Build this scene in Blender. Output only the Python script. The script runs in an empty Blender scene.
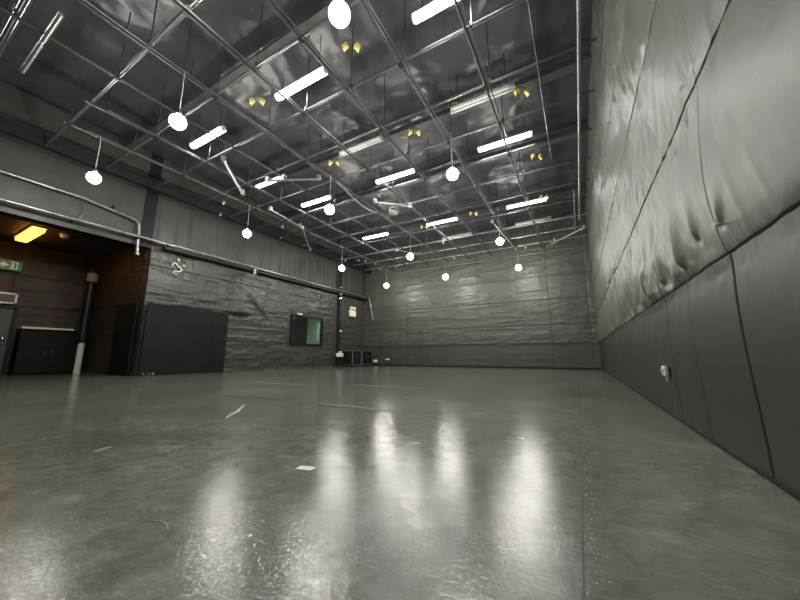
import bpy, bmesh, math, random
import numpy as np
from mathutils import Vector, Matrix

random.seed(11)
C = bpy.context.scene.collection
PI = math.pi

# ------------------------------------------------------------------ materials
def new_mat(name):
    m = bpy.data.materials.new(name); m.use_nodes = True
    nt = m.node_tree
    return m, nt, nt.nodes['Principled BSDF']

def simple(name, col, rough=.5, metal=0., spec=.5, noise=0., nscale=20., bump=0., bscale=60.):
    m, nt, p = new_mat(name)
    p.inputs['Roughness'].default_value = rough
    p.inputs['Metallic'].default_value = metal
    p.inputs['Specular IOR Level'].default_value = spec
    c = (col[0], col[1], col[2], 1)
    p.inputs['Base Color'].default_value = c
    tc = nt.nodes.new('ShaderNodeTexCoord')
    if noise:
        n = nt.nodes.new('ShaderNodeTexNoise'); n.inputs['Scale'].default_value = nscale; n.inputs['Detail'].default_value = 5
        r = nt.nodes.new('ShaderNodeValToRGB')
        r.color_ramp.elements[0].position = .3; r.color_ramp.elements[1].position = .7
        r.color_ramp.elements[0].color = tuple(x*(1-noise) for x in col)+(1,)
        r.color_ramp.elements[1].color = tuple(min(1, x*(1+noise)) for x in col)+(1,)
        nt.links.new(tc.outputs['Object'], n.inputs['Vector'])
        nt.links.new(n.outputs['Fac'], r.inputs['Fac']); nt.links.new(r.outputs['Color'], p.inputs['Base Color'])
    if bump:
        n2 = nt.nodes.new('ShaderNodeTexNoise'); n2.inputs['Scale'].default_value = bscale; n2.inputs['Detail'].default_value = 4
        b = nt.nodes.new('ShaderNodeBump'); b.inputs['Strength'].default_value = bump; b.inputs['Distance'].default_value = .02
        nt.links.new(tc.outputs['Object'], n2.inputs['Vector'])
        nt.links.new(n2.outputs['Fac'], b.inputs['Height']); nt.links.new(b.outputs['Normal'], p.inputs['Normal'])
    return m

def emit(name, col, strength):
    m, nt, p = new_mat(name)
    p.inputs['Base Color'].default_value = (.6, .6, .6, 1)
    p.inputs['Emission Color'].default_value = (col[0], col[1], col[2], 1)
    p.inputs['Emission Strength'].default_value = strength
    return m

def concrete():
    m, nt, p = new_mat('polished_concrete')
    tc = nt.nodes.new('ShaderNodeTexCoord')
    def noise(scale, detail, sx=1, sy=1, rough=.55, dist=0):
        mp = nt.nodes.new('ShaderNodeMapping'); mp.inputs['Scale'].default_value = (sx, sy, 1)
        n = nt.nodes.new('ShaderNodeTexNoise'); n.inputs['Scale'].default_value = scale; n.inputs['Detail'].default_value = detail
        n.inputs['Roughness'].default_value = rough; n.inputs['Distortion'].default_value = dist
        nt.links.new(tc.outputs['Object'], mp.inputs['Vector']); nt.links.new(mp.outputs['Vector'], n.inputs['Vector'])
        return n
    def ramp(n, a, ca, b, cb):
        r = nt.nodes.new('ShaderNodeValToRGB')
        r.color_ramp.elements[0].position = a; r.color_ramp.elements[1].position = b
        r.color_ramp.elements[0].color = ca; r.color_ramp.elements[1].color = cb
        nt.links.new(n.outputs['Fac'], r.inputs['Fac']); return r
    def mix(kind, fac, a, b):
        x = nt.nodes.new('ShaderNodeMixRGB'); x.blend_type = kind; x.inputs[0].default_value = fac
        nt.links.new(a, x.inputs[1]); nt.links.new(b, x.inputs[2]); return x
    big = ramp(noise(.8, 9, 1, 1, .62, .6), .32, (.112, .117, .098, 1), .7, (.216, .223, .188, 1))
    mid = ramp(noise(7, 10, 1, 1, .78, .8), .32, (.42, .42, .42, 1), .68, (1.25, 1.25, 1.25, 1))
    m1 = mix('MULTIPLY', .9, big.outputs['Color'], mid.outputs['Color'])
    # pale trowel scratches of two directions
    s1 = ramp(noise(3.0, 6, 2.2, 26, .6, 1.2), .60, (0, 0, 0, 1), .72, (.22, .22, .205, 1))
    s2 = ramp(noise(2.4, 7, 30, 3, .65, 2.2), .64, (0, 0, 0, 1), .74, (.18, .18, .165, 1))
    m2 = mix('ADD', .55, m1.outputs['Color'], s1.outputs['Color'])
    m3 = mix('ADD', .55, m2.outputs['Color'], s2.outputs['Color'])
    s3 = ramp(noise(1.1, 9, 1, 2.2, .72, 1.5), .56, (0, 0, 0, 1), .70, (.10, .10, .092, 1))
    m3 = mix('ADD', .8, m3.outputs['Color'], s3.outputs['Color'])
    nt.links.new(m3.outputs['Color'], p.inputs['Base Color'])
    rr = ramp(noise(5, 8, 1, 1, .7, 1.0), .3, (.13, .13, .13, 1), .75, (.21, .21, .21, 1))
    nt.links.new(rr.outputs['Color'], p.inputs['Roughness'])
    p.inputs['Specular IOR Level'].default_value = .26
    p.inputs['Coat Weight'].default_value = .30; p.inputs['Coat Roughness'].default_value = .045; p.inputs['Coat IOR'].default_value = 1.45
    b1 = nt.nodes.new('ShaderNodeBump'); b1.inputs['Strength'].default_value = .14; b1.inputs['Distance'].default_value = .012
    nt.links.new(noise(48, 5, 1, 1, .6, .6).outputs['Fac'], b1.inputs['Height'])
    b2 = nt.nodes.new('ShaderNodeBump'); b2.inputs['Strength'].default_value = .025; b2.inputs['Distance'].default_value = .03
    nt.links.new(noise(3.2, 4, 1, 1, .5).outputs['Fac'], b2.inputs['Height']); nt.links.new(b1.outputs['Normal'], b2.inputs['Normal'])
    nt.links.new(b2.outputs['Normal'], p.inputs['Normal']); nt.links.new(b2.outputs['Normal'], p.inputs['Coat Normal'])
    return m

def vinyl(name, col, rough, bump=.25, scale=9.):
    m, nt, p = new_mat(name)
    tc = nt.nodes.new('ShaderNodeTexCoord')
    n = nt.nodes.new('ShaderNodeTexNoise'); n.inputs['Scale'].default_value = 1.3; n.inputs['Detail'].default_value = 6
    r = nt.nodes.new('ShaderNodeValToRGB')
    r.color_ramp.elements[0].position = .3; r.color_ramp.elements[1].position = .75
    r.color_ramp.elements[0].color = tuple(x*.82 for x in col)+(1,); r.color_ramp.elements[1].color = tuple(x*1.18 for x in col)+(1,)
    nt.links.new(tc.outputs['Object'], n.inputs['Vector']); nt.links.new(n.outputs['Fac'], r.inputs['Fac'])
    nt.links.new(r.outputs['Color'], p.inputs['Base Color'])
    p.inputs['Roughness'].default_value = rough
    n2 = nt.nodes.new('ShaderNodeTexNoise'); n2.inputs['Scale'].default_value = scale; n2.inputs['Detail'].default_value = 5; n2.inputs['Distortion'].default_value = .8
    b = nt.nodes.new('ShaderNodeBump'); b.inputs['Strength'].default_value = bump; b.inputs['Distance'].default_value = .02
    nt.links.new(tc.outputs['Object'], n2.inputs['Vector']); nt.links.new(n2.outputs['Fac'], b.inputs['Height'])
    nt.links.new(b.outputs['Normal'], p.inputs['Normal'])
    return m

def pane_mat():
    m = bpy.data.materials.new('green_glass'); m.use_nodes = True
    nt = m.node_tree; nt.nodes.clear()
    o = nt.nodes.new('ShaderNodeOutputMaterial'); t = nt.nodes.new('ShaderNodeBsdfTransparent'); g = nt.nodes.new('ShaderNodeBsdfGlossy')
    t.inputs['Color'].default_value = (.86, .93, .88, 1); g.inputs['Roughness'].default_value = .06
    f = nt.nodes.new('ShaderNodeFresnel'); f.inputs['IOR'].default_value = 1.5
    x = nt.nodes.new('ShaderNodeMixShader')
    ge = nt.nodes.new('ShaderNodeNewGeometry'); ma = nt.nodes.new('ShaderNodeMath'); ma.operation = 'SUBTRACT'; ma.inputs[0].default_value = 1
    mu = nt.nodes.new('ShaderNodeMath'); mu.operation = 'MULTIPLY'       # reflect at the outer face only
    nt.links.new(ge.outputs['Backfacing'], ma.inputs[1]); nt.links.new(ma.outputs[0], mu.inputs[0]); nt.links.new(f.outputs[0], mu.inputs[1])
    nt.links.new(mu.outputs[0], x.inputs[0]); nt.links.new(t.outputs[0], x.inputs[1]); nt.links.new(g.outputs[0], x.inputs[2])
    nt.links.new(x.outputs[0], o.inputs[0])
    return m

M = dict(
    floor=concrete(),
    vinyl_right=vinyl('padded_black_vinyl', (.095, .096, .084), .47, .10, 14),
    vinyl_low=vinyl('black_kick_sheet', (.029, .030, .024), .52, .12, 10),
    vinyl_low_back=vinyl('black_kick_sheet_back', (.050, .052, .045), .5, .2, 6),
    vinyl_left=vinyl('black_sheeting', (.048, .049, .044), .42, .25, 7),
    vinyl_back=vinyl('black_sheeting_dull', (.068, .070, .062), .45, .3, 5),
    alcove=vinyl('dull_black_sheet', (.034, .027, .022), .55, .35, 5),
    ceil=vinyl('black_foil_insulation', (.050, .057, .062), .32, .55, 2.2),
    board=simple('black_board', (.009, .0095, .009), .6, 0, .2, .25, 3),
    steel=simple('dark_grey_steel', (.12, .124, .12), .38, .7, .5, .15, 9),
    mid_steel=simple('mid_grey_steel', (.14, .142, .14), .34, .75, .5, .15, 9),
    dull_steel=simple('dull_grey_steel', (.060, .063, .062), .48, .5, .5, .15, 9),
    pale_steel=simple('galvanised_steel', (.30, .30, .285), .40, .7, .5, .2, 12),
    black_steel=simple('black_steel', (.010, .010, .011), .52, .1, .3, .2, 8),
    beam=simple('painted_beam', (.09, .093, .09), .45, .2, .5, .2, 4),
    white=simple('white_plastic', (.78, .77, .72), .4),
    pale=simple('pale_paint', (.55, .55, .5), .5, 0, .5, .15, 10),
    paper=simple('white_paper', (.80, .79, .74), .7),
    tape=simple('worn_tape', (.36, .36, .32), .6, 0, .4, .25, 40),
    chalk=simple('pale_scuff', (.19, .192, .17), .5, 0, .4, .25, 30),
    yellow=simple('yellow_plastic', (.60, .52, .07), .4),
    dusty=simple('dusty_pink_paint', (.26, .19, .16), .6),
    cream=simple('cream_plastic', (.80, .78, .55), .4),
    black_plastic=simple('black_plastic', (.02, .02, .02), .4),
    green=simple('sign_green', (.02, .22, .08), .45),
    sign_white=emit('sign_white', (.85, 1, .8), .05),
    green_lit=emit('sign_green_lit', (.03, .55, .16), .06),
    bulb=emit('lit_globe', (1, .955, .88), 165),
    tube=emit('lit_tube', (.93, 1, .97), 32),
    tube_dim=emit('dim_tube', (.85, 1, .85), 4.0),
    tube_off=simple('unlit_tube', (.75, .76, .74), .3),
    amber=emit('amber_diffuser', (1, .36, .03), 5),
    joint=simple('floor_joint', (.03, .031, .028), .6),
    glass=pane_mat(),
    room=simple('dim_room_paint', (.40, .47, .42), .7),
    curtain_pale=simple('pale_blind', (.80, .88, .80), .6),
    door=simple('dark_door_paint', (.05, .048, .045), .45, 0, .5, .2, 5),
    chrome=simple('chrome', (.75, .75, .75), .18, 1),
    rail=simple('bare_steel_rail', (.30, .30, .285), .32, .8, .5, .25, 6),
)
M['green_lit'].node_tree.nodes['Principled BSDF'].inputs['Base Color'].default_value = (.008, .10, .03, 1)

# ------------------------------------------------------------------ mesh builder
class MB:
    def __init__(s): s.v = []; s.f = []
    def _add(s, vs, fs):
        o = len(s.v); s.v += [tuple(p) for p in vs]; s.f += [tuple(i+o for i in f) for f in fs]; return s
    def box(s, c, d, rz=0., bev=0., ry=0., rx=0.):
        bm = bmesh.new(); bmesh.ops.create_cube(bm, size=1)
        for v in bm.verts: v.co = Vector((v.co.x*d[0], v.co.y*d[1], v.co.z*d[2]))
        if bev: bmesh.ops.bevel(bm, geom=bm.edges[:], offset=bev, segments=2, affect='EDGES', profile=.6)
        mt = Matrix.Translation(c) @ Matrix.Rotation(rz, 4, 'Z') @ Matrix.Rotation(ry, 4, 'Y') @ Matrix.Rotation(rx, 4, 'X')
        bm.verts.index_update()
        s._add([mt @ v.co for v in bm.verts], [[v.index for v in f.verts] for f in bm.faces]); bm.free(); return s
    def tube(s, pts, r, n=8, cap=True):
        pts = [Vector(p) for p in pts]
        rs = r if isinstance(r, (list, tuple)) else [r]*len(pts)
        rings = []; prev = None
        for i, p in enumerate(pts):
            if i == 0: t = pts[1]-p
            elif i == len(pts)-1: t = p-pts[-2]
            else: t = (pts[i+1]-p).normalized()+(p-pts[i-1]).normalized()
            t.normalize()
            if prev is None:
                a = Vector((0, 0, 1)) if abs(t.z) < .9 else Vector((1, 0, 0))
                u = t.cross(a).normalized()
            else:
                u = (prev - t*prev.dot(t)).normalized()
            prev = u; w = t.cross(u)
            rings.append([p + (u*math.cos(2*PI*k/n)+w*math.sin(2*PI*k/n))*rs[i] for k in range(n)])
        vs = [q for rg in rings for q in rg]; fs = []
        for i in range(len(pts)-1):
            for k in range(n):
                a = i*n+k; b = i*n+(k+1) % n
                fs.append((a, b, b+n, a+n))
        if cap:
            fs.append(tuple(reversed(range(n)))); fs.append(tuple((len(pts)-1)*n+k for k in range(n)))
        return s._add(vs, fs)
    def lathe(s, c, prof, n=24):   # prof: list of (radius, z) bottom to top
        vs = []; fs = []
        for r, z in prof:
            for k in range(n): vs.append((c[0]+r*math.cos(2*PI*k/n), c[1]+r*math.sin(2*PI*k/n), c[2]+z))
        for i in range(len(prof)-1):
            for k in range(n):
                a = i*n+k; b = i*n+(k+1) % n; fs.append((a, b, b+n, a+n))
        fs.append(tuple(reversed(range(n)))); fs.append(tuple((len(prof)-1)*n+k for k in range(n)))
        return s._add(vs, fs)
    def prism(s, poly, org, ux, uy, th):   # flat outline with thickness
        org = Vector(org); ux = Vector(ux); uy = Vector(uy); nn = ux.cross(uy).normalized()*th
        a = [org+ux*p[0]+uy*p[1] for p in poly]; b = [q+nn for q in a]; n = len(poly)
        fs = [tuple(reversed(range(n))), tuple(range(n, 2*n))]+[(i, (i+1) % n, (i+1) % n+n, i+n) for i in range(n)]
        return s._add(a+b, fs)
    def build(s, name, mat, parent=None, smooth=False, loc=None):
        me = bpy.data.meshes.new(name); me.from_pydata(s.v, [], s.f); me.update()
        bm = bmesh.new(); bm.from_mesh(me); bmesh.ops.recalc_face_normals(bm, faces=bm.faces); bm.to_mesh(me); bm.free()
        o = bpy.data.objects.new(name, me); C.objects.link(o)
        me.materials.append(mat)
        if smooth:
            for p in me.polygons: p.use_smooth = True
            try: me.set_sharp_from_angle(angle=math.radians(42))
            except Exception: pass
        if parent: o.parent = parent
        if loc: o.location = loc
        return o

def tag(o, label, cat, group=None):
    o['label'] = label; o['category'] = cat
    if group: o['group'] = group
    return o
def thing(name, label, cat, loc=(0, 0, 0), rz=0, group=None):
    o = bpy.data.objects.new(name, None); o.empty_display_size = .1; C.objects.link(o)
    o.location = loc; o.rotation_euler = (0, 0, rz)
    return tag(o, label, cat, group)
def struct(o): o['kind'] = 'structure'; return o
def dup(root, loc, label, rz=None):
    r = root.copy(); C.objects.link(r); r.location = loc; r['label'] = label
    if rz is not None: r.rotation_euler = (0, 0, rz)
    for ch in list(root.children):
        c = ch.copy(); C.objects.link(c); c.parent = r
        for g in ch.children:
            d = g.copy(); C.objects.link(d); d.parent = c
    return r

ORD = ['first', 'second', 'third', 'fourth', 'fifth', 'sixth', 'seventh', 'eighth', 'ninth', 'tenth', 'eleventh', 'twelfth', 'thirteenth', 'fourteenth', 'fifteenth']

# ------------------------------------------------------------------ room measures (metres)
XR, XL, YB, YF, H = .89, -13.2, 18.3, -5., 8.1
XA, YA, ZL = -18., 5.15, 4.5          # alcove back wall, its end wall, lintel underside
GRID = 6.5

# ------------------------------------------------------------------ noise for the sheeting
def vnoise(x, y, seed):
    xi = np.floor(x).astype(np.int64); yi = np.floor(y).astype(np.int64)
    xf = x-xi; yf = y-yi
    def hsh(a, b):
        n = (a*374761393 + b*668265263 + seed*974634533) & 0xffffffff
        n = ((n ^ (n >> 13))*1274126177) & 0xffffffff
        return ((n ^ (n >> 16)) & 0xffff)/65535.
    u = xf*xf*(3-2*xf); v = yf*yf*(3-2*yf)
    return (hsh(xi, yi)*(1-u)+hsh(xi+1, yi)*u)*(1-v)+(hsh(xi, yi+1)*(1-u)+hsh(xi+1, yi+1)*u)*v
def fbm(x, y, seed, o=4):
    s = 0; a = .5
    for i in range(o): s = s+a*vnoise(x*2**i, y*2**i, seed+i*17); a *= .5
    return s
def ridge(x, y, seed, o=3):
    s = 0; a = .5
    for i in range(o): s = s+a*(1-np.abs(2*vnoise(x*2**i, y*2**i, seed+i*31)-1))**2; a *= .5
    return s

def panels(u, z, rows, seams, seed, puff, fold_v, fold_h, pinamp, gro=.03, gw=.010, lip=.03, fan=.22, wobble=.012, ts=(0., .33, .66)):
    """height of the sheeting towards the room over (u along the wall, z up)"""
    rows = np.array(rows); seams = np.array(seams)
    ri = np.clip(np.searchsorted(rows, z)-1, 0, len(rows)-2)
    z0 = rows[ri]; z1 = rows[ri+1]
    wob = wobble*(vnoise(u*1.4, ri*7.3, seed+3)-.5)
    tz = np.clip((z-z0-wob)/(z1-z0), 0, 1)
    si = np.clip(np.searchsorted(seams, u)-1, 0, len(seams)-2)
    u0 = seams[si]; u1 = seams[si+1]
    tu = np.clip((u-u0)/(u1-u0), 0, 1)
    pz = (4*tz*(1-tz)); pu = (4*tu*(1-tu))
    # cloth sags: the bulge sits a little low in each panel
    sag = np.sin(PI*tz**.7)
    d = puff*(.35+.65*sag)*(.45+.55*np.clip(pu, 0, 1)**.5)
    dz0 = np.abs(z-z0-wob); dz1 = np.abs(z1-z+wob); dzs = np.minimum(dz0, dz1)
    dus = np.minimum(np.abs(u-u0), np.abs(u1-u))
    d = d - gro*np.exp(-(dzs/gw)**2) - gro*.6*np.exp(-(dus/gw)**2)
    # upper sheet lips over the seam
    d = d + lip*np.exp(-(dz0/.10))*(.4+.6*vnoise(u*2.3, ri*3.1, seed+9))
    # long folds: vertical ones near the fixing lines, drifting with a slant
    w = np.exp(-dz0/.45)+.6*np.exp(-dz1/.4)
    sl = .35*(vnoise(u*.5, z*.4, seed+5)-.5)
    d = d + fold_v*w*(ridge((u+sl*(z-z0))*3.6, z*.45, seed+21)-.35)
    d = d + fold_v*.6*(fbm(u*1.3, z*.6, seed+33)-.45)
    d = d + fold_h*(ridge(u*.55, z*3.0, seed+41)-.35)
    d = d + fold_h*.6*(ridge(u*1.2+z*.9, z*2.2-u*.8, seed+47)-.35)
    # wrinkles fanning out of the fixing pins
    rs = np.random.RandomState(seed)
    for k in range(len(rows)-1):
        for j in range(len(seams)):
            for t in ts:
                if j == len(seams)-1 and t: continue
                uu = seams[j] + (t*(seams[j+1]-seams[j]) if t else 0) + rs.uniform(-.12, .12)
                zz = rows[k] + rs.choice([-.10, .10, .14]); amp = pinamp*rs.uniform(.4, 1.2); ph = rs.uniform(0, 6.28); nn = rs.randint(5, 9)
                du = u-uu; dz = z-zz; rr = np.sqrt(du*du+dz*dz)
                msk = rr < 1.0
                if not msk.any(): continue
                th = np.arctan2(dz[msk], du[msk]); r_ = rr[msk]
                d[msk] += amp*(np.abs(np.sin(th*nn/2+ph))-.6)*np.exp(-r_/fan) - amp*.7*np.exp(-(r_/.03)**2)
    return d

def grid_wall(name, us, zs, func, place, mat, hole=None):
    U, Z = np.meshgrid(us, zs)
    D = func(U, Z)
    nu, nz = len(us), len(zs)
    P = place(U.ravel(), Z.ravel(), D.ravel())
    i = np.arange(nu*nz).reshape(nz, nu)
    q = np.stack([i[:-1, :-1], i[:-1, 1:], i[1:, 1:], i[1:, :-1]], -1).reshape(-1, 4)
    if hole:
        cu = ((U[:-1, :-1]+U[1:, 1:])/2).ravel(); cz = ((Z[:-1, :-1]+Z[1:, 1:])/2).ravel()
        q = q[~((cu > hole[0]) & (cu < hole[1]) & (cz > hole[2]) & (cz < hole[3]))]
    me = bpy.data.meshes.new(name); me.from_pydata([tuple(p) for p in P.tolist()], [], [tuple(x) for x in q.tolist()]); me.update()
    me.materials.append(mat)
    me.polygons.foreach_set('use_smooth', [True]*len(me.polygons))
    o = bpy.data.objects.new(name, me); C.objects.link(o); return struct(o)

def rng(*segs):
    out = [np.arange(a, b, s) for a, b, s in segs]; out.append(np.array([segs[-1][1]])); return np.concatenate(out)

# ------------------------------------------------------------------ room shell
fl = MB().box(((XA+XR)/2-.2, (YF+YB)/2, -.1), (XR-XA+1.0, YB-YF+1., .2)).build('floor', M['floor']); struct(fl)

ROWS = [-.02, 1.34, 2.61, 3.88, 5.15, 6.42, 7.69, 8.96]
SR = [-6.4, -4.6, -2.8, -.95, .90, 2.71, 4.50, 6.40, 8.20, 10.0, 11.8, 13.6, 15.4, 17.2, 19.]
def right_f(U, Z):
    d = panels(U, Z, ROWS, SR, 5, .026, .022, .007, .010, .020, .0042, .007, .30, .005, (0.,))
    rz = np.min(np.stack([np.abs(Z-q) for q in ROWS]), 0); ru = np.min(np.stack([np.abs(U-q) for q in SR]), 0)
    mk = (1-np.exp(-(rz/.07)**2))*(1-.8*np.exp(-(ru/.06)**2))
    far = mk*np.clip((U-2.9)/1.2, 0, 1)                  # further off the sheets are creased all over
    d = d + far*.050*(ridge((U+.30*np.sin(Z*1.7))*2.4, Z*.6, 121, 2)-.35) + far*.034*(ridge(U*1.9+Z*1.5, Z*.8-U*.5, 131, 2)-.35) + far*.034*(ridge(U*1.9-Z*1.6, Z*.8+U*.6, 137, 2)-.35)
    d = d + mk*np.clip((U-3.6)/1.2, 0, 1)*.024*(ridge((U+.2*np.sin(Z*2.3))*6., Z*1.3, 151, 2)-.35)
    t = np.clip((Z-1.34)/1.27, 0, 1)
    d = d + .050*np.sin(PI*t**.75)*(Z > 1.34)*(1-.4*far)  # belly of the second sheet, tucked in at the seam
    nearf = np.exp(-np.clip(Z-1.34, 0, 9)/.6)*np.clip((Z-1.34)/.10, 0, 1)*np.clip((U-2.6)/.4, 0, 1)
    d = d + nearf*.11*(ridge((U-.40*(Z-1.34))*1.7, Z*.30, 143, 2)-.35)
    for (pu, pz_, sl_, ln, am) in ((3.42, 1.42, .28, .75, .050), (3.05, 1.55, .12, .45, .030), (2.62, 1.52, -.25, .30, .02), (4.3, 1.45, .25, .6, .04), (5.1, 1.45, -.2, .6, .04), (2.95, 2.45, .05, .5, .02), (3.3, 2.4, -.1, .45, .02)):
        up_ = np.clip((Z-pz_)/ln, 0, 1); cen = pu+sl_*(Z-pz_)
        on = mk*(Z > pz_)*np.sin(PI*np.clip(up_, 0, 1)**.5)
        d = d + am*on*np.exp(-((U-cen)/(.03+.10*up_))**2) - .6*am*on*np.exp(-((U-cen-.12-.12*up_)/(.04+.10*up_))**2)
        d = d - .02*np.exp(-((U-pu)**2+(Z-pz_)**2)/.03**2)
    for (pu, pz_) in ((2.55, 1.24), (2.92, 1.24), (3.3, 1.2)):
        d = d - .016*np.exp(-((U-pu)**2+(Z-pz_)**2)/.02**2) + .012*np.exp(-((U-pu)/.05)**2)*np.clip((pz_-Z)/.05, 0, 1)*np.exp(-np.clip(pz_-Z, 0, 9)/.25)
    low = np.clip((1.34-Z)/.1, 0, 1)                     # the lowest sheet is stretched nearly flat
    flat = .004*np.sin(U*2.1)-.022*np.exp(-(np.abs(U-2.71)/.010)**2)-.012*np.exp(-(np.abs(U-3.63)/.014)**2)-.012*np.exp(-(np.abs(U-4.5)/.010)**2)-.012*np.exp(-(np.abs(U-.9)/.010)**2)
    flat = flat+.012*(fbm(U*.9, Z*.5, 77)-.45)+.008*np.exp(-Z/.08)*(vnoise(U*6, Z*3, 4)-.3)
    return np.clip(d*(1-.75*low)+(flat+.018*np.sin(PI*np.clip(Z/1.34, 0, 1)**1.8)-.004)*low, -.045, .17)
def dense(base, seams, lo, hi):
    ex = [s_+k_*.004 for s_ in seams if lo < s_ < hi for k_ in range(-6, 7)]
    a = np.unique(np.round(np.concatenate([base, np.array(ex)]), 4)); return a[(a >= base[0]) & (a <= base[-1])]
wr = grid_wall('wall_right', dense(rng((-5, .6, .08), (.6, 7, .018), (7, 12, .035), (12, 18.3, .06)), SR, .6, 9), dense(rng((0, 4.2, .018), (4.2, 8.1, .035)), ROWS, .5, 8),
          right_f, lambda u, z, d: np.stack([XR-d, u, z], -1), M['vinyl_right'])
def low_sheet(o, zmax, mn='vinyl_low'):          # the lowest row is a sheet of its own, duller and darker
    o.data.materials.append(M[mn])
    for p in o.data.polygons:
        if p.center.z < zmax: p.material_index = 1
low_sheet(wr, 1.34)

SB = [-14.2, -12.0, -9.9, -7.97, -4.94, -2.85, -1.17, .6, 2.2]
def back_f(U, Z):
    d = panels(U, Z, [-.02, 1.28, 2.25, 3.6, 4.9, 6.2, 7.3, 8.9], SB, 19, .02, .012, .040, .03, .035, .02)
    low = np.clip((1.28-Z)/.1, 0, 1)
    return np.clip(d*(1-.6*low)-.02*low, -.06, .15)
wb = grid_wall('wall_back', np.arange(XL, XR+.001, .03), rng((0, 8.1, .03)), back_f, lambda u, z, d: np.stack([u, YB-d, z], -1), M['vinyl_back'])
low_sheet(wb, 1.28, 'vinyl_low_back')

SL = [4.4, 6.3, 8.15, 10.1, 12.0, 13.9, 15.6, 17.4, 19.2]
WIN = (11.72, 14.05, 1.25, 2.82)
def left_f(U, Z):
    d = panels(U, Z, [-.02, 1.30, 2.55, 3.87, 4.62, 9.0], SL, 43, .025, .050, .055, .026, .03, .010, .03, .25, .012, (0., .5))
    up = np.clip((Z-4.62)/.08, 0, 1)                     # above the rail: flat sheets over upright battens
    bat = np.zeros_like(U); rs = np.random.RandomState(3); x = 5.3
    while x < 18.3:
        bat += rs.uniform(.3, 1.)*np.exp(-((U-x)/.035)**2); x += rs.uniform(.22, .75)
    upd = -.05+.05*bat+.03*(fbm(U*1.1, Z*.3, 61)-.45)
    # torn flap: the sheet stands off the wall and leaves a dark gap under it
    flap = .16*np.exp(-((U-8.75)/.45)**2)*np.exp(-np.abs(Z-2.60)/.30)*(Z > 2.50)
    gap = .12*np.exp(-((U-8.75)/.40)**4)*np.exp(-((Z-2.45)/.07)**2)
    diag = .07*np.exp(-((U-9.3+1.2*(Z-3.3))/.16)**2)*np.exp(-((Z-3.1)/.6)**2)
    edge = np.clip((np.maximum(np.abs(U-12.88)-1.2, np.abs(Z-2.03)-.82))/.25, 0, 1)   # lies flat round the window
    return np.clip((d+diag)*(1-up)+upd*up+flap-gap, -.13, .2)*edge
grid_wall('wall_left', rng((YA, 11.72, .025), (11.72, 14.05, .0466), (14.05, 18.3, .03)), rng((0, 1.25, .03), (1.25, 2.82, .0314), (2.82, 4.6, .03), (4.6, 8.1, .06)),
          left_f, lambda u, z, d: np.stack([XL+d, u, z], -1), M['vinyl_left'], hole=WIN)
# lintel over the alcove opening
def lint_f(U, Z):
    return .03*(fbm(U*.8, Z*.7, 71)-.45)-.012*np.exp(-(np.abs(Z-6.6)/.03)**2)-.012*np.exp(-(np.abs(U-2.0)/.02)**2)-.012*np.exp(-(np.abs(U-4.1)/.02)**2)
grid_wall('wall_lintel', rng((-5, 4.75, .06)), rng((ZL, 8.1, .05)), lint_f, lambda u, z, d: np.stack([XL+d, u, z], -1), M['vinyl_left'])
struct(MB().box((XL-.22, (YF+4.75)/2, ZL+.12), (.40, 4.75-YF, .24)).build('trim_1', M['board']))
struct(MB().box((XL-.12, 4.95, (ZL+H)/2), (.22, .38, H-ZL)).build('trim_2', M['black_steel']))
# front wall, behind the photographer
struct(MB().box(((XA+XR)/2, YF-.06, H/2), (XR-XA, .12, H)).build('wall_front', M['vinyl_left']))
# alcove
def alc_f(U, Z):
    d = panels(U, Z, [-.02, 1.2, 2.45, 3.6, 5.2], [-7, -5, -3, -1, 1, 3, 5, 7], 91, .03, .03, .05, .04, .02)
    return np.clip(d, -.03, .12)
grid_wall('wall_alcove_back', rng((-5, YA, .05)), rng((0, 4.8, .05)), alc_f, lambda u, z, d: np.stack([XA+d, u, z], -1), M['alcove'])
def alc_s(U, Z):
    d = panels(U, Z, [-.02, 1.2, 2.5, 3.7, 5.2], [-20, -18.2, -16.4, -14.7, -12.9], 95, .03, .03, .05, .04, .02)
    return np.clip(d, -.03, .12)*np.clip((XL-.01-U)/.3, 0, 1)
grid_wall('wall_alcove_side', rng((XA, XL, .05)), rng((0, 4.8, .05)), alc_s, lambda u, z, d: np.stack([u, YA-d, z], -1), M['alcove'])
struct(MB().box(((XA+XL)/2-.2, (YF+YA)/2, 4.86), (XL-XA, YA-YF, .12)).build('ceiling_alcove', M['alcove']))
# main ceiling: crumpled black foil insulation
def ceil_f(U, V):
    return .22*(ridge(U*.55, V*.55, 7, 4)-.3)+.08*(ridge(U*1.9+V*.6, V*1.5, 8, 3)-.3)
def ceil_place(u, v, d): return np.stack([u, v, H+.05-d*.5], -1)
grid_wall('ceiling', np.arange(XL-.4, XR+.21, .07), np.arange(YF-.05, YB+.2, .07), ceil_f, ceil_place, M['ceil'])
k = 1
for y in (4.1, 8.1, 10.9, 15.4):
    b = MB()
    b.box((-6.15, y, H-.14), (14.0, .03, .24)).box((-6.15, y, H-.27), (14.0, .26, .03))
    struct(b.build('trim_%d' % (2+k), M['beam'])); k += 1
# edge trough along the left wall at grid level, dark strip added for the shade under the wall rail, skirting lines
struct(MB().box((-12.62, (YF+YB)/2, GRID+.10), (.20, YB-YF-.3, .34)).build('trim_8', M['black_steel']))
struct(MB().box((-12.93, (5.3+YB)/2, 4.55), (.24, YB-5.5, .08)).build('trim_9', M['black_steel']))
struct(MB().box((XR-.012, (YF+YB)/2, .008), (.02, YB-YF-.2, .016)).build('baseboard_right', M['black_steel']))
struct(MB().box(((XL+XR)/2, YB-.09, .04), (XR-XL-.2, .05, .08)).build('baseboard_back', M['black_steel']))
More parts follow.
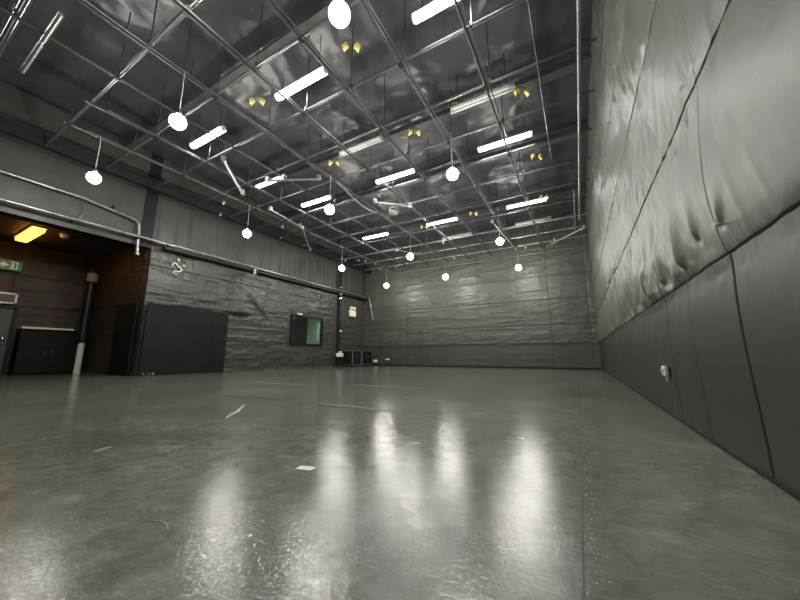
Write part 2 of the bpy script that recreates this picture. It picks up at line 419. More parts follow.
# saw-cut joints in the slab
struct(MB().box((-.05, (YF+YB)/2, .0012), (.006, YB-YF-.4, .002)).build('trim_10', M['joint']))
struct(MB().box((-6.55, 3.55, .0012), (12.9, .012, .002)).build('trim_11', M['joint']))
struct(MB().box((-6.1, 10.6, .0012), (13.8, .012, .002)).build('trim_12', M['joint']))

# ------------------------------------------------------------------ control-room window in the left wall
y0, y1, z0, z1 = WIN
win = MB()
for (c, d) in (((XL+.02, (y0+y1)/2, z1-.03), (.14, y1-y0+.06, .07)), ((XL+.02, (y0+y1)/2, z0+.03), (.18, y1-y0+.06, .07)),
               ((XL+.02, y0+.02, (z0+z1)/2), (.14, .07, z1-z0)), ((XL+.02, y1-.02, (z0+z1)/2), (.14, .07, z1-z0))):
    win.box(c, d)
wo = struct(win.build('window_1', M['black_steel']))
MB().box((XL-.02, (y0+y1)/2, (z0+z1)/2), (.012, y1-y0-.10, z1-z0-.12)).build('glass_pane', M['glass'], wo)
rm = MB()   # the dim little room behind the pane
rm.box((XL-1.2, (y0+y1)/2-.1, (z0+z1)/2), (.04, y1-y0+.4, z1-z0+.6)).box((XL-.62, y0-.28, (z0+z1)/2), (1.16, .04, z1-z0+.6)).box((XL-.62, y1+.06, (z0+z1)/2), (1.16, .04, z1-z0+.6))
rm.box((XL-.62, (y0+y1)/2+.1, z1+.30), (1.16, y1-y0+.8, .04)).box((XL-.62, (y0+y1)/2+.1, z0-.30), (1.16, y1-y0+.8, .04))
rm.build('window_recess', M['room'], wo)
MB().box((XL-.30, y1+.02, (z0+z1)/2+.05), (.16, .03, z1-z0-.40)).build('window_blind', M['curtain_pale'], wo)
MB().box((XL-1.15, (y0+y1)/2-.1, (z0+z1)/2), (.05, y1-y0+.1, z1-z0+.5)).build('window_drape', M['black_plastic'], wo)

lp = bpy.data.lights.new('booth_fill', 'POINT'); lp.energy = 2.2; lp.color = (.85, 1, .9); lp.shadow_soft_size = .08  # added unseen point light that brightens the room behind the pane
lo = bpy.data.objects.new('booth_fill', lp); C.objects.link(lo); lo.location = (XL-.60, y1-.80, z1+.12); lo.parent = wo
# ------------------------------------------------------------------ lighting grid under the ceiling
DX = [-1.3, -2.65, -4.0, -5.35, -6.7, -8.0, -9.4, -10.75]
LY = [.70, 2.10, 3.40, 4.75, 6.12, 7.45, 8.85, 10.2, 11.6, 12.95, 14.6, 16.0, 17.35]
for i, y in enumerate(LY):
    t = thing('grid_pipe', 'grey steel ceiling grid pipe running across the room, %s from the camera' % ORD[i], 'pipe', (-5.95, y, GRID), 0, 'pipes running across under the ceiling')
    L = 6.70
    MB().tube([(-L+.0, 0, 0), (L+.02, 0, 0)], .030, 10).build('pipe', M['mid_steel' if y < 14 else 'pale_steel'], t, True)  # paler steel at the back puts the nearby lamplight into the pipe colour
    if i % 3 != 2:
        MB().tube([(-L+.25, .08, .10), (L-1.3, .08, .10)], .016, 6).build('cable_conduit', M['steel'], t, True)
    for j, x in enumerate(DX):
        if (i*5+j*3) % 7 in (2,): continue
        xx = x+.10+5.95
        h = MB(); h.tube([(xx, 0, .05), (xx, 0, H-GRID-.06)], .011, 6)
        h.box((xx, 0, .02), (.05, .09, .09))
        h.build('hanger_rod', M['steel'], t, True)
for j, x in enumerate(DX):
    t = thing('grid_pipe', 'grey steel ceiling grid pipe running towards the back wall, %s from the right wall' % ORD[j+3], 'pipe', (x, 7., GRID-.055), 0, 'pipes running away under the ceiling')
    a = YF+.6-7. if j < 6 else -5.; b = 11.1
    MB().tube([(0, a, 0), (0, b, 0)], .028, 10).build('pipe', M['dull_steel'], t, True)
    if j != 5:
        MB().tube([(.085, a+.4, .0), (.085, b-1.6, .0)], .013, 6).build('cable_conduit', M['steel'], t, True)
    for i, y in enumerate(LY):
        if (i+j) % 2 == 0:
            MB().box((0, y-7.+.0, -.028), (.085, .10, .03), 0, .006).build('pipe_clamp', M['black_steel'], t)
for j, (x, r, a, b, m) in enumerate([(.47, .036, -4.2, 14.9, 'pale_steel'), (.30, .024, 12.0, 16.1, 'pale_steel'), (-.25, .016, 3.6, 9.6, 'steel')]):
    tag(MB().tube([(0, a, 0), (0, b, 0)], r, 10).build('grid_pipe', M[m], None, True, (x, 0, GRID-.075)),
        ['thick pale steel pipe running to the back along the right wall', 'short pale pipe beside the right wall near the back corner', 'thin grey pipe running to the back just left of the thick right pipe'][j], 'pipe', 'pipes running away under the ceiling')
tag(MB().tube([(-1.25, 0, 0), (-.05, 0, 0)], .04, 10).tube([(.05, 0, 0), (1.0, 0, 0)], .04, 10).tube([(-.06, 0, 0), (.06, 0, 0)], .025, 8).build('pipe_section', M['pale_steel'], None, True, (-8.2, 1.07, GRID-.09)),
    'pale jointed pipe length high in the top left corner of the photo', 'pipe')

# diagonal braces and loose arms slung in the grid
br = [((-8.64, 4.82), (-9.87, 6.27), .045, 'stout pale diagonal brace below the grid, left of the dim tube light', 1),
      ((-8.43, 6.18), (-6.87, 6.89), .040, 'pale arm slung under the grid, right of the dim tube light', 1),
      ((-6.21, 9.15), (-5.17, 10.0), .035, 'short pale arm under the grid near the middle of the ceiling', 1),
      ((-10.12, 7.62), (-10.31, 9.33), .035, 'pale diagonal brace near the left wall, behind the dim tube light', 1),
      ((-10.45, 9.64), (-12.30, 11.94), .030, 'slim brace reaching to the left wall edge trough', 1),
      ((-.77, 17.25), (.66, 15.63), .032, 'pale diagonal brace in the back right corner of the grid', 1),
      ((-2.80, 13.1), (-2.52, 17.2), .030, 'long pale brace under the grid above the back wall, right of centre', 1),
      ((-8.2, 14.3), (-7.4, 15.4), .028, 'thin pale brace under the grid near the back left corner', 1)]
for (a, b, r, lab, q) in br:
    t = thing('grid_brace', lab, 'brace', (a[0], a[1], GRID-.18), 0, 'diagonal braces under the grid')
    e = (b[0]-a[0], b[1]-a[1], -.02)
    MB().tube([(0, 0, 0), e], r, 10).build('arm', M['pale_steel'], t, True)
    for p in ((0, 0, 0), e):
        MB().box((p[0], p[1], p[2]+.045), (.13, .13, .16), math.atan2(e[1], e[0]), .02).build('end_clamp', M['pale_steel'], t)
        MB().tube([(p[0], p[1], p[2]+.1), (p[0], p[1], H-GRID+.16)], .006, 6).build('suspension_wire', M['black_steel'], t, True)
pts = []
for s in np.linspace(0, 1, 18):
    pts.append((-6.65-.10*s+.12*math.sin(PI*s), 7.47+2.7*s, GRID-.04-.30*math.sin(PI*s)))
tag(MB().tube(pts, .024, 8).build('cable', M['pale_steel'], None, True), 'pale sagging cable looped between two grid pipes at mid ceiling', 'cable')
cc = []
for s in np.linspace(0, 1, 40):
    a = s*2*PI*3; cc.append((-5.9+.17*math.cos(a), 10.0+.17*math.sin(a), GRID-.12-.05*s+.02*math.sin(a*2.3)))
tag(MB().tube(cc, .02, 6).build('cable_coil', M['pale_steel'], None, True), 'pale coil of cable hung on the grid at mid ceiling', 'cable')

# small boxes clipped under the grid
def gbox(x, y, lab, m='white', z=GRID-.10, s=.7):
    t = thing('junction_box', lab, 'electrical box', (x, y, z), 0, 'small boxes clipped to the grid')
    MB().box((0, 0, -.07*s), (.16*s, .12*s, .14*s), 0, .015).build('box', M['black_plastic'] if m == 'black' else M['pale_steel'], t)
    MB().tube([(0, 0, 0), (0, 0, .10)], .012, 6).build('hook', M['black_steel'], t, True)
    MB().lathe((.02, 0, -.19*s), [(.035*s, 0), (.05*s, .02*s), (.05*s, .045*s)], 12).build('socket', M['pale'], t, True)
gb = [(-11.2, 6.40, 'small pale box beside the left edge trough, nearest the camera', 'white'), (-12.3, 6.95, 'small box on the left edge trough, lower of the nearest pair', 'white'),
      (-11.1, 9.04, 'small pale box near the left wall beyond the first pendant lamp', 'white'), (-12.2, 9.9, 'small dark box on the left edge trough, mid wall', 'black'),
      (-12.0, 11.2, 'small dark box on the left edge trough, past mid wall', 'black'), (-11.85, 14.37, 'leftmost box of the row in the back left ceiling corner', 'white'),
      (-11.2, 14.78, 'second box of the row in the back left ceiling corner', 'white'), (-10.9, 15.1, 'third box of the row in the back left ceiling corner', 'white'),
      (-10.7, 15.9, 'fourth box of the row in the back left ceiling corner', 'white'), (-11.1, 17.1, 'box in the back left ceiling corner, closest to the corner', 'white'),
      (-9.95, 17.2, 'box on the last grid pipe, above the far left pendant lamp', 'white'), (-5.58, 14.45, 'pale box on the grid near the middle of the back wall', 'white'),
      (-5.2, 11.4, 'pale box on the grid above the middle of the room', 'white'), (-6.0, 17.2, 'box on the last grid pipe, near the middle of the back wall', 'white'),
      (-2.05, 17.25, 'box on the last grid pipe, left of the corner brace', 'white'), (-.62, 16.7, 'pale box on the last grid pipe, at the foot of the corner brace', 'white')]
for a in gb: gbox(*a)

# yellow pairs of power sockets hanging in the grid
def ysock(x, y, lab):
    t = thing('power_socket_pair', lab, 'power socket', (x, y, GRID-.03), .55, 'yellow socket pairs on the grid')
    for s in (-1, 1):
        b = MB().box((s*.11, 0, -.05), (.10, .08, .09), s*.3, .012, s*.5).build('socket_box', M['yellow'], t)
        MB().box((s*.12, 0, -.105), (.08, .07, .02), s*.3, .008, s*.9).build('socket_flap', M['cream'], b)
    MB().tube([(-.13, 0, .02), (0, 0, .09), (.13, 0, .02)], .014, 6).build('cable', M['black_plastic'], t, True)
for x, y, lab in [(-5.95, 3.93, 'yellow socket pair in the grid left of the nearest bright tube'), (-3.27, 3.95, 'yellow socket pair in the grid just under the nearest pendant bulb'),
                  (-3.28, 6.60, 'yellow socket pair in the grid at the centre top of the photo'), (-.63, 6.62, 'yellow socket pair in the grid nearest the right wall and the camera'),
                  (-5.98, 6.59, 'yellow socket pair in the grid just above the middle pendant lamp'), (-.62, 9.27, 'yellow socket pair in the grid right of the second right-hand tube'),
                  (-3.32, 12.05, 'yellow socket pair in the far grid above the far right pendants'), (-5.65, 12.3, 'yellow socket pair in the far grid above the far middle pendant'),
                  (-.66, 11.95, 'yellow socket pair in the far grid at the right end of the third right-hand tube')]:
    ysock(x, y, lab)

# ------------------------------------------------------------------ batten lights
def batten(name, tubemat):
    t = thing(name, '', 'tube light', (0, 0, 0))
    h = MB(); h.box((0, 0, .055), (1.60, .09, .07), 0, .01)
    h.prism([(-.11, .0), (-.045, .05), (.045, .05), (.11, 0), (.105, -.006), (.045, .035), (-.045, .035), (-.105, -.006)], (-.78, 0, .01), (0, 1, 0), (0, 0, 1), 1.56)
    h.build('housing', M['pale'], t)
    for s in (-1, 1):
        MB().tube([(-.745, s*.052, -.006), (.745, s*.052, -.006)], .030, 12).build('tube', M[tubemat], t, True)
        MB().tube([(.80*s-.03*s, 0, .0), (.80*s, 0, .0)], .07, 12).build('end_cap', M['pale'], t, True)
        MB().tube([(s*.6, 0, .09), (s*.6, 0, H-7.05)], .008, 6).build('hanger_wire', M['black_steel'], t, True)
    return t
TZ = 7.0
lit = batten('tube_light', 'tube'); off = batten('tube_light', 'tube_off'); dim = batten('tube_light', 'tube_dim')
spots = []
cols = [(-1.45, 'right-hand'), (-5.25, 'middle'), (-9.05, 'left-hand')]
rows = [(4.51, 'nearest'), (8.98, 'second'), (13.45, 'far')]
first = True
for y, rn in rows:
    for x, cn in cols:
        lab = 'bright twin tube ceiling light, %s row, %s column' % (rn, cn)
        if first: lit.location = (x, y, TZ); lit['label'] = lab; lit['group'] = 'lit tube lights'; first = False
        else: dup(lit, (x, y, TZ), lab)
for x, cn in cols:
    dup(lit, (x, .05, TZ), 'bright twin tube ceiling light, row above the camera, %s column' % cn)
off.location = (-1.62, 7.05, TZ); off['label'] = 'unlit tube light above the grid, right-hand column'; off['group'] = 'unlit tube lights'
dup(off, (-5.35, 7.05, TZ), 'unlit tube light above the grid, middle column')
dup(off, (-1.45, 15.6, TZ), 'unlit tube light above the far grid, by the back right corner')
dup(off, (-5.25, 15.6, TZ), 'unlit tube light above the far grid, near the middle of the back wall')
dim.location = (-9.45, 7.04, TZ); dim['label'] = 'dim greenish tube light in the left column between two bright ones'

# ------------------------------------------------------------------ pendant globe lamps
pend = thing('pendant_lamp', '', 'pendant lamp', (0, 0, 0), 0, 'pendant globe lamps')
R = .135
prof = [(R*math.sin(a), -R*math.cos(a)) for a in np.linspace(.06, 2.78, 16)]
prof += [(.044, .14)]
MB().lathe((0, 0, 0), prof, 24).build('bulb', M['bulb'], pend, True)
MB().lathe((0, 0, .125), [(.040, 0), (.042, .02), (.042, .08), (.03, .10), (.012, .14)], 16).build('lamp_holder', M['steel'], pend, True)
MB().tube([(0, 0, .25), (0, 0, 1.12)], .011, 8).build('stem', M['pale_steel'], pend, True)
MB().tube([(0, 0, 1.12), (0, 0, H-5.05)], .006, 6).build('cord', M['black_plastic'], pend, True)
PX = [(-2.32, 'right-hand'), (-6.2, 'middle'), (-10.08, 'left-hand')]
PYY = [(2.55, 'nearest'), (6.72, 'second'), (11.98, 'third'), (16.25, 'back')]
first = True
for y, rn in PYY:
    for x, cn in PX:
        lab = 'lit white globe lamp hanging from the ceiling, %s row, %s column' % (rn, cn)
        z = 5.0
        if (rn, cn) == ('back', 'left-hand'): z = 4.92
        if first: pend.location = (x, y, z); pend['label'] = lab; first = False
        else: dup(pend, (x, y, z), lab)

# ------------------------------------------------------------------ left wall fittings
rl = thing('wall_rail', 'bright steel rail running along the left wall under the ribbed upper part', 'rail', (0, 0, 0))
MB().tube([(-12.90, -4.8, 4.72), (-12.90, 18.0, 4.72)], .052, 12).build('pipe', M['rail'], rl, True)
for y in (-2, .5, 3., 5.6, 7.6, 9.6, 11.6, 13.6, 15.4, 17.4):
    MB().box((-13.04, y, 4.70), (.30, .05, .06)).build('bracket', M['black_steel'], rl)
el = [(-13.08, -4.6, 5.60), (-13.08, 3.1, 5.52), (-13.08, 4.40, 5.34), (-13.08, 4.56, 5.30), (-13.08, 4.64, 5.20), (-13.08, 4.66, 5.0), (-13.08, 4.70, 4.15)]
cd = thing('conduit_pipe', 'bent steel conduit on the wall above the dark alcove opening', 'conduit', (0, 0, 0))
MB().tube(el, .05, 12).build('pipe', M['rail'], cd, True)
MB().lathe((-13.08, 4.70, 4.10), [(.06, 0), (.075, .03), (.075, .1), (.06, .12)], 14).build('end_collar', M['rail'], cd, True)
for y in (-1., 1.2, 2.6, 3.9):
    MB().box((-13.125, y, 5.53), (.11, .05, .14)).build('pipe_clip', M['black_steel'], cd)
tag(MB().tube([(-13.02, 3.12, 5.45), (-13.0, 3.22, 5.05), (-13.0, 3.1, 4.78)], .022, 8).build('cable_drop', M['steel'], None, True), 'short grey drop between the conduit and the rail over the alcove', 'cable')

dp = thing('drain_pipe', 'black vertical pipe on the left wall between window and emergency light', 'pipe', (-13.02, 15.42, 0))
MB().tube([(0, 0, 0.0), (0, 0, 6.2)], .10, 14).build('pipe', M['black_steel'], dp, True)
for z in (4.2, 4.45, 4.9):
    MB().lathe((0, 0, z), [(.105, 0), (.125, .02), (.125, .08), (.105, .10)], 16).build('pipe_collar', M['chrome'], dp, True)
tag(MB().tube([(-12.64, 18.06, 4.70), (-12.27, 18.06, 3.10)], .035, 10).build('hanging_rod', M['pale_steel'], None, True), 'pale rod slanting down from the rail end on the back wall', 'rod')

eb = thing('emergency_light', 'cream twin-head emergency light high on the left wall near the back corner', 'emergency light', (-13.08, 16.7, 3.2))
MB().box((.06, 0, .22), (.16, .62, .42), 0, .03).build('battery_box', M['cream'], eb)
for s in (-1, 1):
    h = MB().lathe((.08, s*.17, .46), [(.05, 0), (.10, .04), (.12, .16), (.11, .19)], 16).build('lamp_head', M['cream'], eb, True)
MB().tube([(.06, 0, 0), (.05, 0, -.25)], .02, 6).build('cable', M['black_plastic'], eb, True)

# smooth black boards screwed over the lower wall
def pins(par, pp, ax):
    for p in pp: MB().lathe(p, [(.02, -.02), (.03, 0), (.02, .02)], 8).build('screw_head', M['chrome'], par, True)
bd = thing('wall_board', 'smooth black board covering the lower left wall beside the alcove corner', 'board', (XL+.24, 6.31, 0))
MB().box((0, 0, 1.25), (.05, 2.28, 2.5), 0, .006).build('panel', M['board'], bd)
pins(bd, [(.035, -.73, 2.44), (.035, .70, 2.44), (.035, 1.06, 2.44), (.035, -1.02, .06), (.035, -.86, .05), (.035, -.72, .06)], 0)
tag(MB().box((0, 0, 1.23), (.05, .66, 2.46), 0, .006).build('wall_board', M['board'], None, False, (XL+.22, 7.80, 0)), 'narrow black board strip at the right end of the large lower board', 'board')
tag(MB().box((0, 0, 1.24), (1.55, .05, 2.48), 0, .006).build('wall_board', M['board'], None, False, (-14.12, YA-.12, 0)), 'black board standing against the alcove end wall by the corner', 'board')
# torn tape scribble, wall hook, lamps
sq = [(0, 0, 0), (0, .06, .12), (0, .14, .10), (0, .20, .02), (0, .30, -.02), (0, .36, -.12), (0, .25, -.20), (0, .12, -.18), (0, .06, -.26), (0, .2, -.30)]
tm = MB().tube(sq, .026, 6).tube([(0, .18, .30), (0, .22, .22)], .03, 6).tube([(0, .36, .10), (0, .44, .08)], .025, 6)
tag(tm.build('tape_scrap', M['paper'], None, True, (XL+.10, 5.82, 4.02)), 'torn white tape remnant high on the left wall near the alcove corner', 'tape')
wk = MB().lathe((0, 0, 0), [(.03, -.07), (.06, -.05), (.06, .0), (.03, .02)], 10).lathe((0, 0, .14), [(.03, -.07), (.055, -.05), (.055, 0), (.03, .02)], 10)
tag(wk.box((-.05, 0, .03), (.05, .05, .28)).build('cable_clip', M['white'], None, True, (-12.76, 9.06, 4.46)), 'small white double clip just below the left wall rail', 'clip')
wl = thing('wall_lamp', 'small white lamp above the left corner of the control room window', 'lamp', (XL+.08, 12.1, 2.86))
MB().box((0, 0, 0), (.06, .10, .08), 0, .01).build('bracket', M['black_plastic'], wl)
MB().box((.08, .05, .02), (.10, .30, .10), 0, .02).build('lamp_head', M['white'], wl)
fw = thing('wall_socket', 'white socket box low on the black vertical pipe', 'socket', (-12.86, 15.35, .70))
MB().box((0, 0, 0), (.10, .62, .22), 0, .03).build('box', M['white'], fw)
MB().box((.03, .0, .17), (.06, .22, .12), 0, .02).build('cover', M['white'], fw)
MB().box((-.03, 0, -.38), (.03, .04, .62)).build('cable_duct', M['black_plastic'], fw)
tag(MB().lathe((0, 0, 0), [(.03, -.06), (.075, -.02), (.075, .03), (.03, .07)], 12).build('wall_button', M['white'], None, True, (-12.88, 15.4, 2.15)), 'small white button on the black vertical pipe', 'button')

# black cases with pale edging against the left wall near the back
def fcase(y0, y1, lab):
    t = thing('flight_case', lab, 'case', (-12.62, (y0+y1)/2, 0), 0, 'black cases at the back left')
    w = y1-y0
    MB().box((0, 0, .53), (.78, w-.04, .86), 0, .01).build('body', M['board'], t)
    e = MB()
    for sx in (-1, 1):
        for sy in (-1, 1): e.box((sx*.385, sy*(w/2-.03), .53), (.045, .045, .90))
    for z in (.10, .96):
        for sx in (-1, 1): e.box((sx*.385, 0, z), (.045, w-.02, .04))
        for sy in (-1, 1): e.box((0, sy*(w/2-.03), z), (.80, .045, .04))
    e.build('edging', M['pale_steel'], t)
    for sx in (-1, 1):
        for sy in (-1, 1): MB().tube([(sx*.3-.02, sy*(w/2-.12), .04), (sx*.3+.02, sy*(w/2-.12), .04)], .04, 12).build('caster', M['black_plastic'], t, True)
    MB().box((.40, 0, .62), (.03, .24, .10), 0, .01).build('handle', M['chrome'], t)
fcase(15.80, 16.74, 'narrower black case with pale edging beside the black vertical pipe')
fcase(16.80, 18.0, 'wider black case with pale edging in the back left corner')
for x, z, w, lab in ((-12.05, .30, .26, 'white floor-level lamp box on the back wall beside the cases'), (-11.1, .42, .30, 'low white socket plate on the back wall, right of the lamp box')):
    t = thing('socket_plate', lab, 'socket', (x, YB-.19, z))
    MB().box((0, 0, 0), (w, .08, .18 if w < .28 else .09), 0, .02).build('plate', M['white'], t)
    MB().box((0, .02, -.16), (.04, .03, .22)).build('cable_duct', M['black_plastic'], t)

# ------------------------------------------------------------------ right wall fittings
rs_ = thing('wall_socket', 'small white socket plate low on the padded right wall', 'socket', (XR-.045, 4.78, .52))
MB().box((0, 0, 0), (.035, .15, .11), 0, .008).build('plate', M['white'], rs_)
MB().box((-.024, 0, 0), (.02, .06, .05), 0, .004).build('switch_rocker', M['pale'], rs_)
MB().tube([(.0, -.03, -.05), (.0, -.06, -.12)], .008, 6).build('cable', M['pale'], rs_, True)
pn = MB().lathe((0, 0, 0), [(.004, -.014), (.013, -.008), (.015, .004), (.006, .014)], 10).box((.02, 0, 0), (.05, .012, .012))
tag(pn.build('wall_pin', M['white'], None, True, (XR-.075, 2.60, 1.50)), 'shiny fixing pin just above the lower seam of the padded right wall', 'pin')  # white material stands in for the bright glint on the pin

# ------------------------------------------------------------------ alcove contents
dr = struct(MB().box((XA+.16, 2.15, 1.16), (.07, 1.84, 2.32), 0, .005).build('door_1', M['door']))
f = MB()
for c, d in (((XA+.17, 1.20, 1.18), (.12, .09, 2.4)), ((XA+.17, 3.10, 1.18), (.12, .09, 2.4)), ((XA+.17, 2.15, 2.37), (.12, 1.99, .09))): f.box(c, d)
f.build('door_frame', M['black_steel'], dr)
MB().box((XA+.215, 2.15, 1.16), (.01, .015, 2.28)).build('meeting_gap', M['black_plastic'], dr)
for y in (2.02, 2.80):
    MB().tube([(XA+.26, y-.22, 1.12), (XA+.26, y+.22, 1.12)], .028, 8).build('push_bar', M['chrome'], dr, True)
MB().lathe((XA+.26, 2.92, 1.28), [(.03, -.05), (.05, -.02), (.05, .03), (.03, .06)], 10).build('door_knob', M['chrome'], dr, True)
ns = thing('notice_frame', 'pale framed notice on the alcove wall above the dark door', 'notice', (XA+.19, 2.35, 2.72))
nf = MB()
for c, d in (((0, 0, .17), (.05, 1.44, .06)), ((0, 0, -.17), (.05, 1.44, .06)), ((0, -.70, 0), (.05, .06, .40)), ((0, .70, 0), (.05, .06, .40))): nf.box(c, d)
nf.build('frame', M['cream'], ns)
MB().box((-.01, 0, 0), (.03, 1.36, .30)).build('board', M['door'], ns)

ex = thing('exit_sign', 'green emergency exit sign with white symbols above the alcove door', 'exit sign', (XA+.26, 2.30, 3.90))
MB().box((0, 0, 0), (.09, 1.44, .38), 0, .015).build('housing', M['green'], ex)
MB().box((.048, 0, 0), (.008, 1.38, .33)).build('face', M['green_lit'], ex)
X0 = .054
ar = [(-.20, -.04), (.02, -.04), (.02, -.11), (.20, 0), (.02, .11), (.02, .04), (-.20, .04)]
MB().prism(ar, (X0, .22, 0), (0, 1, 0), (0, 0, 1), .004).build('arrow', M['sign_white'], ex)
mn = MB().prism([(-.09, -.13), (.09, -.13), (.09, .14), (-.09, .14), (-.09, .11), (.06, .11), (.06, -.10), (-.09, -.10)], (X0, .52, 0), (0, 1, 0), (0, 0, 1), .004)
mn.lathe((X0, .485, .07), [(.001, -.028), (.022, -.015), (.026, 0), (.022, .015), (.001, .028)], 10)
mn.prism([(-.03, .03), (.03, .045), (.055, -.005), (.035, -.01), (.02, .015), (.012, -.03), (.045, -.10), (.02, -.11), (-.012, -.045), (-.06, -.10), (-.08, -.085), (-.03, -.03)], (X0, .49, 0), (0, 1, 0), (0, 0, 1), .004)
mn.build('running_figure', M['sign_white'], ex)
MB().tube([(0, -.5, .19), (0, -.5, .88)], .012, 6).build('hanger_rod', M['black_steel'], ex, True)
MB().tube([(0, .5, .19), (0, .5, .88)], .012, 6).build('hanger_rod', M['black_steel'], ex, True)

al = thing('ceiling_light', 'amber rectangular light on the dark alcove ceiling', 'ceiling light', (-15.85, 2.72, 4.80))
MB().box((0, 0, -.03), (2.06, .36, .06), 0, .01).build('base', M['pale'], al)
MB().box((0, 0, -.11), (1.96, .29, .12), 0, .03).build('diffuser', M['amber'], al)
sd = thing('smoke_detector', 'small round detector on the alcove ceiling beside the amber light', 'smoke detector', (-15.2, 3.38, 4.80))
MB().lathe((0, 0, 0), [(.05, -.12), (.10, -.10), (.12, -.04), (.12, 0)], 18).build('head', M['white'], sd, True)
MB().lathe((0, 0, -.13), [(.02, -.01), (.03, 0), (.03, .012)], 10).build('sensor', M['pale'], sd, True)

cp = thing('alcove_post', 'black vertical pipe with a white foot at the alcove end wall', 'pipe', (-17.05, 4.80, 0))
MB().tube([(0, 0, 1.17), (0, 0, 4.15)], .15, 18).build('upper_pipe', M['black_steel'], cp, True)
MB().tube([(0, 0, 0), (0, 0, 1.16), (0, 0, 1.22)], [.10, .10, .07], 18).build('white_foot', M['white'], cp, True)
MB().lathe((0, 0, 3.62), [(.155, 0), (.175, .03), (.175, .30), (.155, .34)], 18).build('collar', M['dusty'], cp, True)
MB().tube([(.16, -.06, 1.3), (.16, -.06, 3.5)], .022, 8).build('cable', M['steel'], cp, True)

cb = thing('storage_cabinet', 'long black cabinet with a pale top edge beside the alcove door', 'cabinet', (XA+.40, 3.98, 0))
MB().box((0, 0, .58), (.66, 1.50, 1.10), 0, .008).build('body', M['board'], cb)
MB().box((-.06, 0, 1.38), (.54, 1.46, .50), 0, .008).build('upper_box', M['board'], cb)
MB().box((.0, -.08, 1.67), (.70, 1.36, .07), 0, .012).build('top_edge', M['cream'], cb)
for y in (-.38, .38):
    d = MB().box((.335, y, .58), (.02, .70, 1.0), 0, .006).build('cabinet_door', M['board'], cb)
    MB().tube([(.36, y*.2, .7), (.36, y*.2, .86)], .012, 6).build('handle', M['chrome'], d, True)

# ------------------------------------------------------------------ things and marks on the floor
tag(MB().prism([(-.055, -.03), (.05, -.035), (.058, .025), (.01, .034), (-.05, .03)], (-1.555, 1.565, .002), (.96, .28, 0), (-.28, .96, 0), .003).build('paper_scrap', M['paper']), 'small white paper scrap lying on the floor in front of centre', 'paper')
def streak(x, y, pts, w, lab, m='tape', name='tape_scrap', cat='tape'):
    b = MB(); P = [Vector((px, py, 0)) for px, py in pts]; L = []; R_ = []
    for i, p in enumerate(P):
        t = (P[min(i+1, len(P)-1)]-P[max(i-1, 0)]).normalized(); nn = Vector((-t.y, t.x, 0))
        ww = w*(.45+.55*math.sin(PI*(i+.3)/(len(P)-.4)))*random.uniform(.7, 1.15)
        L.append((p.x+nn.x*ww, p.y+nn.y*ww)); R_.append((p.x-nn.x*ww, p.y-nn.y*ww))
    b.prism(L+R_[::-1], (x, y, .0012), (1, 0, 0), (0, 1, 0), .0015)
    return tag(b.build(name, M[m]), lab, cat)
streak(-3.88, 2.65, [(.34, -.35), (.2, -.2), (.06, -.02), (-.1, .12), (-.34, .35)], .022, 'pale strip of worn tape on the floor left of centre')
streak(-3.98, .97, [(.05, -.24), (.02, -.1), (0, 0), (-.02, .1), (-.05, .24)], .011, 'long pale scuff on the floor at the left edge', 'chalk', 'scuff_mark', 'scuff')
streak(-3.2, 1.12, [(.03, -.06), (.0, 0), (-.02, .06)], .03, 'pale scuff on the left floor between edge and tape strip', 'chalk', 'scuff_mark', 'scuff')
streak(-1.62, .80, [(.10, -.02), (.05, .0), (.0, .0), (-.06, -.03)], .004, 'thin curved scratch on the near left floor', 'chalk', 'scuff_mark', 'scuff')
streak(-2.9, 3.62, [(-.5, .02), (-.2, -.02), (.1, .03), (.5, -.01), (.9, .0)], .022, 'pale smear along the joint across the floor', 'chalk', 'scuff_mark', 'scuff')
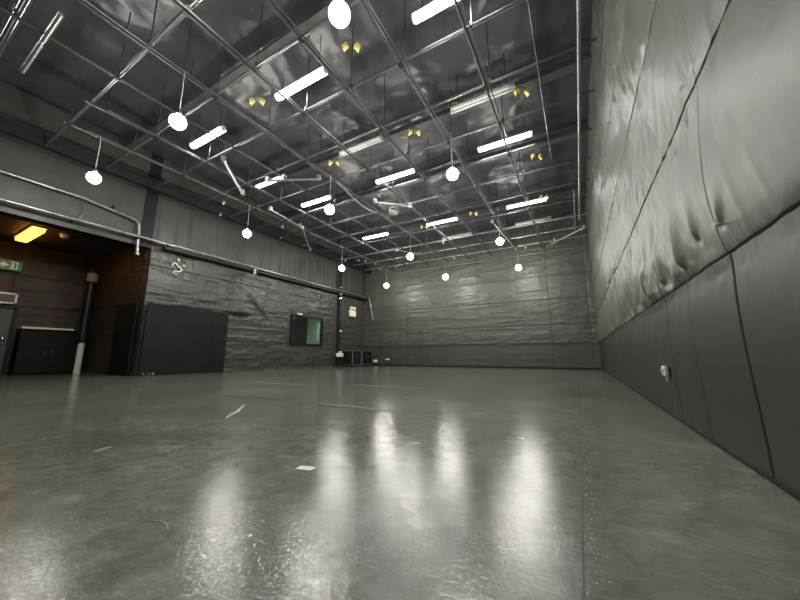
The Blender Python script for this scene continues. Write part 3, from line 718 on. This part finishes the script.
for a in [(-2.05, 4.75, [(-.55, .0), (-.2, .02), (.15, -.01), (.55, .0)], .018, 'pale scuff across the floor beyond the joint, right of centre'),
          (-1.0, 4.25, [(-.3, .02), (0, .0), (.3, .0)], .014, 'short pale scuff beyond the joint near its right end'),
          (-3.9, 6.3, [(-.8, -.05), (-.2, .02), (.4, .0), (.9, .04)], .03, 'long pale scuff far across the floor in front of the back wall'),
          (-6.6, 5.6, [(-.9, .0), (-.2, -.03), (.8, .05)], .03, 'pale scuff on the far floor in front of the window'),
          (-1.35, 2.55, [(-.12, -.12), (.0, .0), (.14, .10)], .006, 'thin slanting scratch on the floor between the lamp reflections')]:
    streak(*a, 'chalk', 'scuff_mark', 'scuff')
# worn tape flecks along the lengthwise joint: uncountable crumbs, one object
b = MB(); rr = random.Random(5)
for k in range(150):
    y = 1.05+rr.random()**1.5*5.2; x = -.03+rr.uniform(-.012, .03); s = rr.uniform(.0015, .007)
    if y < 1.9: s *= .55
    if y < 1.45: x += rr.uniform(-.0, .03)
    n = rr.randint(4, 6); ph = rr.random()*6
    b.prism([(s*rr.uniform(.5, 1.3)*math.cos(ph+2*PI*i/n)*.8, s*rr.uniform(.6, 1.6)*math.sin(ph+2*PI*i/n)*1.3) for i in range(n)], (x, y, .0024), (1, 0, 0), (0, 1, 0), .001)
fk = b.build('tape_residue', M['tape']); fk['kind'] = 'stuff'; tag(fk, 'crumbs of worn pale tape along the floor joint at right', 'tape residue')

# ------------------------------------------------------------------ world, camera, view
w = bpy.data.worlds.new('World'); bpy.context.scene.world = w; w.use_nodes = True
w.node_tree.nodes['Background'].inputs['Color'].default_value = (0, 0, 0, 1)

F = 316.
th = math.atan(55/F); az = math.atan(180/math.hypot(F, 55))
hd = Vector((-math.sin(az), math.cos(az), 0)); Rv = Vector((math.cos(az), math.sin(az), 0)); Zv = Vector((0, 0, 1))
fw_ = hd*math.cos(th)+Zv*math.sin(th); up_ = -hd*math.sin(th)+Zv*math.cos(th)
cam = bpy.data.cameras.new('camera'); co = bpy.data.objects.new('camera', cam); C.objects.link(co)
mt = Matrix((Rv, up_, -fw_)).transposed().to_4x4(); mt.translation = (0, 0, .7)
co.matrix_world = mt
cam.sensor_fit = 'HORIZONTAL'; cam.sensor_width = 36; cam.lens = 36*F/800; cam.clip_start = .02
sc = bpy.context.scene
sc.camera = co
sc.view_settings.view_transform = 'Standard'; sc.view_settings.look = 'None'; sc.view_settings.gamma = 1
sc.view_settings.use_curve_mapping = False
sc.view_settings.exposure = 0.75
